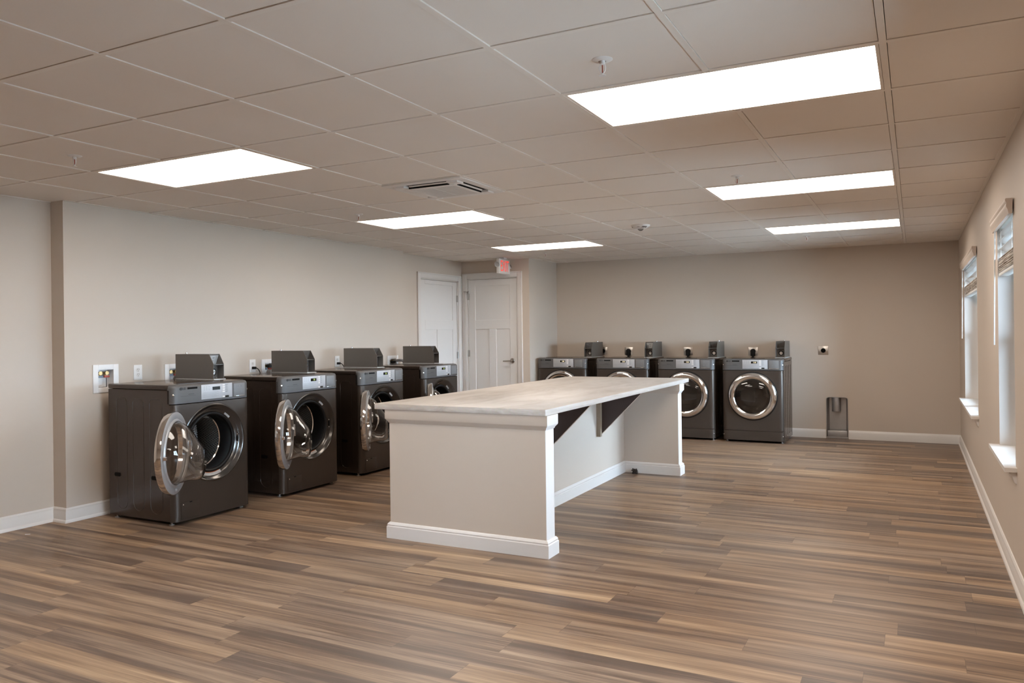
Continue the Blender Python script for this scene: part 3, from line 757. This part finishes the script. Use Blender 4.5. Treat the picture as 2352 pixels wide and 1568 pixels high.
def make_washer():
    root = thing('washing_machine', '', 'washing machine', group='front-load washers along the left wall')
    shell(root, 'washer')
    m = MB(); front_panel(m, .026, .846, HX, HZ, HR); m.build('front_panel', M_['body'], root)
    control_panel(root, 'washer', '58')
    base = Matrix.Translation((HX, FR, HZ)) @ RX90          # local +z -> -y (out of the machine)
    m = MB(); m.lathe([(HR + .001, -.004), (HR + .002, .003), (HR - .006, .005), (HR - .014, .001), (HR - .022, -.012), (HR - .040, -.022), (HR - .058, -.028), (.218, -.036)], 96, base)
    bz = m.build('porthole_bezel', M_['bowl'], root)
    m = MB(); m.lathe([(.220, -.034), (.217, -.026), (.208, -.024), (.200, -.030), (.197, -.045), (.204, -.060), (.207, -.12), (.203, -.165), (.235, -.178)], 80, base); m.build('door_gasket', M_['black'], root)
    dc = Matrix.Translation((HX - .0, FR, HZ)) @ RX90 @ Matrix.Rotation(math.radians(0), 4, 'X')
    m = MB(); m.lathe([(.206, -.172), (.235, -.176), (.245, -.19), (.245, -.46), (.20, -.48), (0, -.485)], 80, dc); dr = m.build('drum', M_['drum'], root)
    m = MB(); m.lathe([(.197, -.170), (.202, -.165), (.207, -.170), (.202, -.175)], 80, dc, closed=True); m.build('drum_lip', M_['chrome'], dr)
    for k in range(3):
        a = math.radians(85 + 120 * k)
        m = MB(); m.prism([(-.03, .246), (-.012, .200), (.012, .200), (.03, .246)], -.45, -.20, mat=dc @ Matrix.Rotation(a, 4, 'Z')); m.build('drum_baffle', M_['platesteel'], dr)
    # stickers and latch on the bezel
    def on_bezel(a, r0, r1, half, mat_, name, par, h=-.0215, n=10):
        m = MB(); A = []; B = []
        for k in range(n + 1):
            t = math.radians(a + half * (2 * k / n - 1))
            A.append((r0 * math.cos(t), r0 * math.sin(t))); B.append((r1 * math.cos(t), r1 * math.sin(t)))
        m.bm.normal_update()
        def hh(r): return -.036 + (r - .218) / (HR - .058 - .218) * .008 if r < HR - .058 else (-.028 + (r - (HR - .058)) / .018 * .006 if r < HR - .040 else -.022 + (r - (HR - .040)) / .018 * .010)
        lo = [m.bm.verts.new(base @ Vector((x, y, hh(r0) + .001))) for x, y in A]; hi = [m.bm.verts.new(base @ Vector((x, y, hh(r1) + .001))) for x, y in B]
        for k in range(n): m.bm.faces.new((lo[k], lo[k + 1], hi[k + 1], hi[k]))
        g2 = bmesh.ops.solidify(m.bm, geom=m.bm.faces[:], thickness=.0006)
        return m.build(name, mat_, par)
    # base maps local y -> world z (up), x -> x
    on_bezel(52, .226, .240, 7, M_['paper'], 'model_sticker', bz)
    st = on_bezel(-93, .225, .246, 22, M_['paper'], 'warning_sticker', bz)
    on_bezel(-93, .2215, .2248, 20, M_['orange'], 'sticker_band', bz)
    m = MB(); m.box(.232, .243, FR + .016, FR + .022, HZ - .022, HZ + .018); m.build('latch_slot', M_['dark'], bz)
    for z_ in (HZ + .030, HZ - .034): m = MB(); screw(m, .237, FR + .018, z_, .004); m.build('latch_screw', M_['screw'], bz)
    # service hatch
    m = MB(); plate(m, -.298, -.135, .042, .156, .0022, bev=.001); hp = m.build('service_hatch', M_['body'], root)
    m = MB(); plate(m, -.299, -.134, .041, .157, .0004); m.build('hatch_gap', M_['dark'], hp)
    m = MB(); screw(m, -.280, FR - .002, .140, .0045); m.build('hatch_screw', M_['screw'], hp)
    m = MB(); plate(m, -.226, -.206, .149, .155, .004); m.build('hatch_pull', M_['dark'], hp)
    # open door: hinge edge at (-.262, FR-.045), swung 148 degrees
    ph = math.radians(148)
    hx_, hy_ = -.262, FR - .045
    # door local frame: u from hinge to free edge, n = inner normal
    # closed: u=+x, n=+y (into the machine); open rotates about z by -ph (towards the room)
    R = Matrix.Translation((hx_, hy_, HZ)) @ Matrix.Rotation(-ph, 4, 'Z')
    # lathe axis z -> +y of closed door (inner side)
    DB = R @ Matrix.Translation((.275, 0, 0)) @ Matrix.Rotation(-PI / 2, 4, 'X')
    dr_ = bpy.data.objects.new('door', None)
    m = MB(); m.lathe([(.205, -.040), (.215, -.050), (.245, -.052), (.268, -.042), (.277, -.022), (.277, 0), (.272, .001), (.272, -.004), (.205, -.010)], 96, DB, closed=True)
    door = m.build('door', M_['chrome'], root)
    m = MB(); m.lathe([(.272, -.004), (.273, .001), (.262, .005), (.236, .006), (.228, .003), (.224, .010), (.214, .012), (.205, .004), (.203, -.012)], 96, DB); m.build('inner_ring', M_['ringplastic'], door)
    # glass bowl, centre drifting downwards with depth
    m = MB(); outer = [(.212, -.006, 0), (.206, .018, 0), (.198, .040, 0), (.186, .068, -.006), (.160, .100, -.024), (.135, .135, -.048), (.116, .160, -.062), (.098, .172, -.066), (.0, .174, -.066)]
    def bowl(pf, flip=False):
        rings = []
        for r, h, dz in pf:
            if r == 0: rings.append([m.bm.verts.new(DB @ Vector((0, -dz, h)))]); continue
            rings.append([m.bm.verts.new(DB @ Vector((r * math.cos(2 * PI * i / 72), r * math.sin(2 * PI * i / 72) - dz, h))) for i in range(72)])
        for A, B in zip(rings[:-1], rings[1:]):
            for i in range(72):
                j = (i + 1) % 72
                if len(B) == 1: m.bm.faces.new((A[i], A[j], B[0]))
                else: m.bm.faces.new((A[i], A[j], B[j], B[i]))
        return rings[0]
    r0 = bowl(outer); r1 = bowl([(max(r - .0045, 0) if r else 0, h - (.0045 if r < .17 else .001), dz) for r, h, dz in outer])
    for i in range(72): m.bm.faces.new((r0[i], r0[(i + 1) % 72], r1[(i + 1) % 72], r1[i]))
    m.build('glass_bowl', M_['glass'], door, smooth=60)
    m = MB(); m.box(.515, .535, .006, .030, -.012, .012, .003, mat=R); m.build('latch_hook', M_['screw'], door)
    m = MB(); m.lathe([(.012, 0), (.012, .008), (.006, .014), (0, .015)], 14, R @ Matrix.Translation((.30, .004, -.245)) @ Matrix.Rotation(-PI / 2, 4, 'X')); m.build('door_bumper', M_['ringplastic'], door)
    m = MB(); m.box(-.060, .02, -.018, .012, -.05, .05, .004, mat=R @ Matrix.Rotation(ph * .5, 4, 'Z')); m.cyl((hx_, hy_ + .01, HZ - .06), (hx_, hy_ + .01, HZ + .06), .012, 14); m.box(hx_ - .025, hx_ + .02, hy_, FR + .002, HZ - .05, HZ + .05, .003); m.build('door_hinge', M_['chrome'], door)
    return root
def make_dryer():
    root = thing('dryer', '', 'dryer', group='front-load dryers along the back wall')
    shell(root, 'dryer')
    m = MB(); front_panel(m, .142, .846, HX, HZ, HR - .06); m.build('front_panel', M_['body'], root)
    m = MB(); slab(m, [(.026, .003), (.028, 0), (.136, 0), (.138, .003)], SE + .01); k = m.build('kick_panel', M_['body'], root)
    for s_ in (-1, 1): m = MB(); screw(m, s_ * (W2 - .012), fy(W2 - .012) - .001, .085, .006, (s_ * .6, -.8, 0)); m.build('kick_screw', M_['screw'], k)
    control_panel(root, 'dryer', '1:16')
    base = Matrix.Translation((HX, FR, HZ)) @ RX90
    m = MB(); m.lathe([(.220, -.004), (.220, -.02), (.245, -.05), (.245, -.32), (0, -.33)], 64, base); dr = m.build('drum', M_['steel'], root)
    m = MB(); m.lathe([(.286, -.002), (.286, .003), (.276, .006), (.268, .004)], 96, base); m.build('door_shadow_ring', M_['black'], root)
    m = MB(); m.lathe([(.273, .002), (.276, .012), (.272, .024), (.258, .036), (.240, .042), (.222, .041), (.208, .034), (.202, .026), (.200, .018)], 96, base)
    door = m.build('door', M_['chrome'], root)
    m = MB(); m.lathe([(.205, .016), (.202, .029), (.196, .030), (.195, .018)], 96, base, closed=True); m.build('glass_bezel', M_['bowl'], door)
    m = MB(); m.lathe([(.198, .022), (.170, .032), (.12, .041), (.06, .046), (0, .047)], 72, base); m.build('door_glass', M_['dglass'], door, smooth=60)
    m = MB(); m.lathe([(.195, .016), (.190, .004), (.180, -.02), (.12, -.05), (0, -.056)], 72, base); m.build('door_inner_bowl', M_['bowlgrey'], door, smooth=60)
    return root
wash = make_washer()
WY = [1.105, 2.155, 3.180, 4.235]
WL = ['nearest dark grey washing machine on the left, its round door open',
      'second washing machine from the camera, open door, along the left wall',
      'third washing machine from the camera, partly behind the island corner',
      'farthest washing machine, beside the white doors']
for n, (y, l) in enumerate(zip(WY, WL)): place(wash, n == 0, (-3.629, y, 0), PI / 2, l)
for c in COL.objects:      # the nearest washer's display is dark
    if c.name.startswith('display_digits') and c.parent and c.parent.parent == wash: bpy.data.objects.remove(c); break
dry = make_dryer()
DX = [-.3905, -1.1855, -2.002, -2.835]
DL = ['rightmost dark grey dryer at the back wall, fully in view',
      'dryer beside the rightmost one, half hidden by the island end',
      'dryer with only its upper half showing above the worktop, second from the left corner',
      'leftmost dryer at the back wall, next to the wall corner']
for n, (x, l) in enumerate(zip(DX, DL)): place(dry, n == 0, (x, 6.786, 0), 0, l)

# ------------------------------------------------------------------ coin boxes (local: front -y)
def make_coin():
    e = thing('coin_box', '', 'coin box', group='grey metal coin boxes on the machines')
    w2, d, h = .052, .425, .200; t = .003
    MB().box(-w2 - .006, w2 + .006, -.012, d + .002, 0, .006, .001).build('mounting_plate', M_['label'], e)
    prof = [(0, .006), (d, .006), (d, h), (.046, h), (0, .122)]
    m = MB()
    for sx in (-1, 1):
        x0, x1 = sorted((sx * w2, sx * (w2 - t))); m.prism(prof, x0, x1, axis='x')
    m.box(-w2 + t, w2 - t, .050, d, h - t, h); m.box(-w2 + t, w2 - t, d - t, d, .006, h - t)
    m.box(-w2 + t, w2 - t, .002, .084, .116, .120)      # ledge
    m.build('housing', M_['coin'], e, smooth=0)
    MB().box(-w2 + t, w2 - t, .070, .074, .006, .116).build('lower_front_plate', M_['coin'], e, smooth=0)
    up_ = MB().prism([(.082, .120), (.050, h - t), (.054, h - t), (.086, .120)], -w2 + t, w2 - t, axis='x').build('upper_front_plate', M_['coin'], e, smooth=0)
    ang = -math.atan2(.032, h - t - .120)
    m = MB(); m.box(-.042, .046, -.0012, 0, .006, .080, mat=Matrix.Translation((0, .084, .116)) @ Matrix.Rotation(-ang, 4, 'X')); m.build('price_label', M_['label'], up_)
    mm = MB()
    for zz, ww in ((.060, .022), (.056, .018), (.034, .016), (.030, .012)): mm.box(-.006, -.006 + ww, -.0018, -.0012, zz, zz + .0018, mat=Matrix.Translation((0, .084, .116)) @ Matrix.Rotation(-ang, 4, 'X'))
    mm.box(-.028, -.024, -.006, -.001, .012, .052, .001, mat=Matrix.Translation((0, .084, .116)) @ Matrix.Rotation(-ang, 4, 'X'))
    mm.build('label_print', M_['ink'], up_)
    m = MB(); m.lathe([(.029, 0), (.029, .008), (.022, .010), (.022, .004)], 28, Matrix.Translation((.004, .070, .058)) @ RX90); lk = m.build('lock_collar', M_['black'], e)
    m = MB(); m.lathe([(.021, 0), (.021, .012), (.017, .015), (.009, .015), (.008, .011), (0, .011)], 28, Matrix.Translation((.004, .070, .058)) @ RX90); m.build('lock_dial', M_['screw'], lk)
    for x, z in ((-.040, .014), (.040, .014), (-.040, .104), (.040, .104)): m = MB(); screw(m, x, .070, z, .004); m.build('face_screw', M_['screw'], e)
    m = MB(); m.lathe([(.008, 0), (.008, .010), (.005, .014), (0, .014)], 12, Matrix.Translation((0, .36, h))); m.build('top_lock', M_['screw'], e)
    return e
coin = make_coin()
CW = ['coin box on the nearest washer, with a white price label', 'coin box on the second washer from the camera', 'coin box on the third washer, seen above the island corner', 'coin box on the farthest washer, in front of the white door']
CD = ['coin box on top of the rightmost dryer', 'coin box on the dryer half hidden by the island end', 'coin box with a pale price label on the second dryer from the corner', 'coin box on the leftmost dryer by the wall corner']
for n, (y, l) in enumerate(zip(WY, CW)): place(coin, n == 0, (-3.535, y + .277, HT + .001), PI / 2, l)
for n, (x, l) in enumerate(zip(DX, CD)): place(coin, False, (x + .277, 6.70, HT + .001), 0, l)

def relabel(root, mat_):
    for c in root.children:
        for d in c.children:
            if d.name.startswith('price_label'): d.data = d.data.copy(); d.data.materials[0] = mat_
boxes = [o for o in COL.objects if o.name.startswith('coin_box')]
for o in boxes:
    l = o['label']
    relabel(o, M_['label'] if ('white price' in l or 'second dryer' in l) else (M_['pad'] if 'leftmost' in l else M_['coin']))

# ------------------------------------------------------------------ wall boxes, outlets, hoses on the left wall (local: faces -y, rotated +90deg)
def make_supply_box():
    e = thing('supply_box', '', 'water supply box', group='white recessed washer supply boxes on the left wall')
    w2, h2 = .105, .105; a, b = .062, .065
    m = MB()
    for q in ((-w2, -a, -h2, h2), (a, w2, -h2, h2), (-a, a, b, h2), (-a, a, -h2, -b)): m.box(q[0], q[1], -.006, 0, q[2], q[3], .0015)
    m.build('cover_frame', M_['plastic'], e)
    m = MB(); m.box(-a - .003, -a, -.001, .07, -b, b); m.box(a, a + .003, -.001, .07, -b, b); m.box(-a, a, -.001, .07, b, b + .003); m.box(-a, a, -.001, .07, -b - .003, -b); m.box(-a, a, .068, .07, -b, b)
    m.build('recess_liner', M_['plastic'], e, smooth=0)
    for x, mt_, nm in ((-.033, 'blue', 'cold'), (.020, 'red', 'hot')):
        m = MB(); m.cyl((x, .062, .040), (x, .018, .040), .011, 14); m.cyl((x, .02, .040), (x, .010, .040), .015, 14); m.cyl((x, .035, .04), (x, .035, .01), .009, 12); v = m.build('valve', M_['brass'], e)
        m = MB(); m.box(x - .022, x + .022, .012, .022, .006, .022, .002); m.build('valve_lever', M_[mt_], v)
    m = MB(); m.lathe([(.022, 0), (.022, .01), (.016, .012), (.016, 0)], 20, Matrix.Translation((-.028, .035, -.064))); m.build('drain_port', M_['plastic'], e)
    m = MB(); m.box(.008, .012, .004, .008, -.066, .006); m.box(-.06, .012, .004, .008, -.066, -.062); m.build('divider', M_['ink'], e)
    return e
sb = make_supply_box()
for n, (y, l) in enumerate(((.832, 'uncovered supply box with brass valves left of the nearest washer'), (1.457, 'supply box half hidden behind the nearest coin box'), (2.515, 'supply box with a grey drain hose behind the second washer'), (4.475, 'supply box with curved hose beside the farthest coin box'))):
    place(sb, n == 0, (XL - .0 + .0005, y, 1.018 if n == 0 else (.998 if n == 1 else (1.0 if n == 2 else .972))), PI / 2, l)
def make_outlet():
    e = thing('wall_outlet', '', 'power outlet', group='white duplex outlets on the left wall')
    MB().box(-.037, .037, -.006, 0, -.0585, .0585, .002).build('cover_plate', M_['plastic'], e)
    for z in (.019, -.019):
        m = MB(); m.lathe([(0, -.0075), (.0165, -.0075), (.0165, 0)], 24, Matrix.Translation((0, 0, z)) @ Matrix.Rotation(-PI / 2, 4, 'X')); s = m.build('receptacle', M_['white'], e)
        m = MB(); m.box(-.0075, -.0055, -.0085, -.007, z + .001, z + .010); m.box(.0055, .0075, -.0085, -.007, z + .001, z + .010); m.cyl((0, -.0085, z - .008), (0, -.007, z - .008), .0025, 8); m.build('pin_slot', M_['ink'], s)
    return e
ot = make_outlet()
for n, (y, z, l) in enumerate(((1.105, 1.05, 'empty white outlet behind the nearest washer'), (2.298, 1.05, 'white outlet with a dark plug behind the second washer'), (3.484, 1.045, 'white outlet with a dark plug left of the third coin box'))):
    place(ot, n == 0, (XL, y, z), PI / 2, l)
for n, (y, z, l) in enumerate(((2.298, 1.031, 'dark plug and cord in the outlet behind the second washer'), (3.484, 1.026, 'dark plug and cord in the outlet left of the third coin box'))):
    if n == 0:
        e = thing('power_plug', l, 'power plug', (XL + .0085, y, z), PI / 2, 'dark power plugs on the left wall'); pg = e
        MB().box(-.013, .013, -.034, 0, -.012, .012, .004, 3).build('plug_body', M_['black'], e)
        MB().tube([(0, -.030, 0), (.004, -.055, -.006), (.012, -.075, -.04), (.014, -.078, -.10), (.014, -.08, -.25)], .0042, 8).build('cord', M_['black'], e)
    else: place(pg, False, (XL + .0085, y, z), PI / 2, l)
def hose(name, pts, r, mat, label, cat='hose', extra=None):
    e = thing(name, label, cat, pts[0]); o = Vector(pts[0])
    MB().tube([Vector(p) - o for p in pts], r, 12).build('hose_tube', mat, e)
    if extra:
        for p, q, rr, mm in extra: MB().cyl(Vector(p) - o, Vector(q) - o, rr, 14).build('coupling', M_[mm], e)
    return e
X0 = XL + .008
hose('drain_hose', [(X0 + .004, 1.425, .955), (X0 + .025, 1.42, .985), (X0 + .035, 1.425, 1.0), (X0 + .05, 1.43, .97), (X0 + .07, 1.43, .80), (-3.980, 1.43, .74)], .009, M_['hose'], 'short grey hose hooked into the supply box behind the nearest coin box')
hose('inlet_hose', [(X0 - .004, 1.478, 1.030), (X0 + .03, 1.478, 1.030), (X0 + .045, 1.478, 1.0), (X0 + .07, 1.478, .80), (-3.980, 1.478, .74)], .009, M_['black'], 'black inlet hose in the half-hidden supply box at the nearest washer')
hose('drain_hose', [(X0 + .0, 2.49, .955), (X0 + .02, 2.47, .985), (X0 + .045, 2.45, .99), (X0 + .055, 2.44, .94), (X0 + .075, 2.43, .78), (-4.000, 2.43, .72)], .017, M_['hose'], 'thick grey drain hose behind the second washer')
hose('inlet_hose', [(X0 - .004, 2.535, 1.035), (X0 + .035, 2.535, 1.035), (X0 + .055, 2.55, 1.0), (X0 + .075, 2.55, .80), (-3.980, 2.55, .74)], .012, M_['black'], 'black inlet hose beside the second coin box', extra=[((X0 - .005, 2.482, 1.040), (X0 + .04, 2.482, 1.040), .016, 'black')])
hose('drain_hose', [(X0 - .004, 4.45, .985), (X0 + .03, 4.47, 1.01), (X0 + .05, 4.54, 1.02), (X0 + .05, 4.62, .99), (X0 + .07, 4.56, .82), (-4.0, 4.55, .76)], .016, M_['hose'], 'grey hose arching over the farthest washer top', extra=[((X0 - .004, 4.44, 1.005), (X0 + .05, 4.44, 1.005), .017, 'black')])

# ------------------------------------------------------------------ back wall outlets, plugs, dryer vent
def make_dout():
    e = thing('dryer_outlet', '', 'power outlet', group='square steel dryer outlets on the back wall')
    m = MB(); m.box(-.0585, .0585, -.006, 0, -.0525, .0525, .003); m.build('steel_plate', M_['platesteel'], e)
    m = MB(); m.lathe([(0, -.009), (.026, -.009), (.028, -.004), (.028, 0)], 28, Matrix.Rotation(-PI / 2, 4, 'X')) ; m.lathe([(0, .009), (.026, .009), (.028, .006), (.028, 0)], 28, RX90); m.build('socket', M_['dark'], e)
    return e
dp_ = make_dout()
for n, (x, z, l) in enumerate(((.3185, 1.064, 'unused square steel outlet above the dryer vent'), (-.5105, 1.055, 'steel outlet with black plug above the rightmost dryer'), (-1.338, 1.057, 'steel outlet with black plug above the dryer behind the island end'), (-2.1545, 1.058, 'steel outlet with black plug above the second dryer from the corner'), (-2.525, 1.06, 'steel outlet edge showing beside the leftmost coin box'))):
    place(dp_, n == 0, (x, YF, z), 0, l)
def make_dplug():
    e = thing('dryer_plug', '', 'power plug', group='black dryer plugs on the back wall')
    MB().lathe([(0, .032), (.024, .030), (.031, .022), (.032, 0)], 28, RX90).build('plug_head', M_['black'], e)
    MB().box(-.028, .028, -.030, -.002, -.06, .0, .006, 3).build('plug_body', M_['black'], e)
    MB().tube([(0, -.016, -.055), (0, -.020, -.09), (.004, -.02, -.25)], .011, 10).build('cord', M_['black'], e)
    return e
pl = make_dplug()
for n, (x, z, l) in enumerate(((-.5105, 1.055, 'black plug in the outlet above the rightmost dryer'), (-1.338, 1.057, 'black plug above the dryer behind the island end'), (-2.1545, 1.058, 'black plug above the second dryer from the corner'))):
    place(pl, n == 0, (x, YF - .0095, z), 0, l)
# vent box
e = thing('dryer_vent', 'tall galvanised dryer vent box recessed in the back wall', 'dryer vent', ((VX0 + VX1) / 2, YF, 0))
c = (VX1 - VX0) / 2; m = MB(); dp = .105; rr = .03
def rpts(w_, z0, z1, r, n=6):
    p = [(-w_, z0), (w_, z0)]
    for k in range(n + 1): a = PI / 2 * k / n; p.append((w_ - r + r * math.cos(a), z1 - r + r * math.sin(a)))
    for k in range(n + 1): a = PI / 2 + PI / 2 * k / n; p.append((-w_ + r + r * math.cos(a), z1 - r + r * math.sin(a)))
    return p
oo = rpts(c - .001, .003, VZ - .001, .03); ii = rpts(c - .006, .020, VZ - .006, .028)
fo = [m.bm.verts.new((x, -.003, z)) for x, z in oo]; fi = [m.bm.verts.new((x, -.003, z)) for x, z in ii]; bi = [m.bm.verts.new((x * .80, dp, z)) for x, z in ii]; fb = [m.bm.verts.new((x, .02, z)) for x, z in oo]
n = len(oo)
for i in range(n):
    j = (i + 1) % n
    m.bm.faces.new((fo[i], fo[j], fi[j], fi[i])); m.bm.faces.new((fi[i], fi[j], bi[j], bi[i])); m.bm.faces.new((fo[i], fb[i], fb[j], fo[j]))
m.bm.faces.new(bi)
# wall-coloured corner fill is avoided: the top corners stay metal
m.build('vent_housing', M_['steel'], e, smooth=30)
MB().box(-c + .012, c - .012, -.001, .035, .018, .095, .006).build('lower_step', M_['steel'], e)
MB().cyl((-.012, .048, VZ - .008), (-.012, .048, VZ - .175), .050, 28).build('duct_pipe', M_['steel'], e)

# scraps on the floor
m = MB(); rnd = random.Random(3)
for k in range(34):
    p = Vector((rnd.uniform(-.020, .020), rnd.uniform(-.012, .012), rnd.uniform(.008, .040)))
    m.box(-.012, .012, -.004, .004, -.003, .003, .001, mat=Matrix.Translation(p) @ Matrix.Rotation(rnd.uniform(0, 3), 4, 'X') @ Matrix.Rotation(rnd.uniform(0, 3), 4, 'Z'))
for k in range(5): m.box(-.008, .008, -.006, .006, 0, .006, .001, mat=Matrix.Translation((rnd.uniform(-.03, .03), rnd.uniform(-.02, .02), 0)) @ Matrix.Rotation(rnd.uniform(0, 3), 4, 'Z'))
o = m.build('crumpled_scrap', simple('dark_grey_lint', srgb(52, 46, 42), .7, noise=.3, nscale=80)); o.location = (-1.025, 3.99, 0); tag(o, 'small dark crumpled scrap on the floor by the island baseboard', 'scrap')
o = MB().box(-.016, .016, -.004, .004, 0, .004, .001).build('paper_scrap', M_['paper']); o.location = (-4.04, .19, 0); o.rotation_euler = (0, 0, .6); tag(o, 'tiny pale scrap on the floor by the left baseboard', 'scrap')

# ------------------------------------------------------------------ world, camera, view
w = bpy.data.worlds.new('daylight'); S.world = w; w.use_nodes = True; nt = w.node_tree; nt.nodes.clear()
wo = nt.nodes.new('ShaderNodeOutputWorld'); bg = nt.nodes.new('ShaderNodeBackground'); bg.inputs[0].default_value = (.62, .80, 1.0, 1); bg.inputs[1].default_value = 32.0
nt.links.new(bg.outputs[0], wo.inputs[0])

cam = bpy.data.cameras.new('camera'); co = bpy.data.objects.new('camera', cam); COL.objects.link(co); S.camera = co
cam.sensor_width = 36; cam.sensor_fit = 'HORIZONTAL'; cam.lens = 1791.84 / 2352 * 36
cam.shift_y = -(784 - 764.92) / 2352; cam.clip_start = .05
yaw, rol = .476, -.0123
F = Vector((-math.sin(yaw), math.cos(yaw), 0)); R = Vector((math.cos(yaw), math.sin(yaw), 0)); U = Vector((0, 0, 1))
R3 = R * math.cos(rol) + U * math.sin(rol); U3 = U * math.cos(rol) - R * math.sin(rol)
mt = Matrix((( R3.x, U3.x, -F.x, 1.3056), (R3.y, U3.y, -F.y, -2.9916), (R3.z, U3.z, -F.z, 1.3212), (0, 0, 0, 1)))
co.matrix_world = mt
vs = S.view_settings; vs.view_transform = 'Standard'; vs.look = 'None'; vs.gamma = 1; vs.exposure = .46; vs.use_curve_mapping = False
S.cycles.max_bounces = 10; S.cycles.transparent_max_bounces = 12; S.cycles.caustics_reflective = False; S.cycles.caustics_refractive = False
S.cycles.sample_clamp_indirect = 6
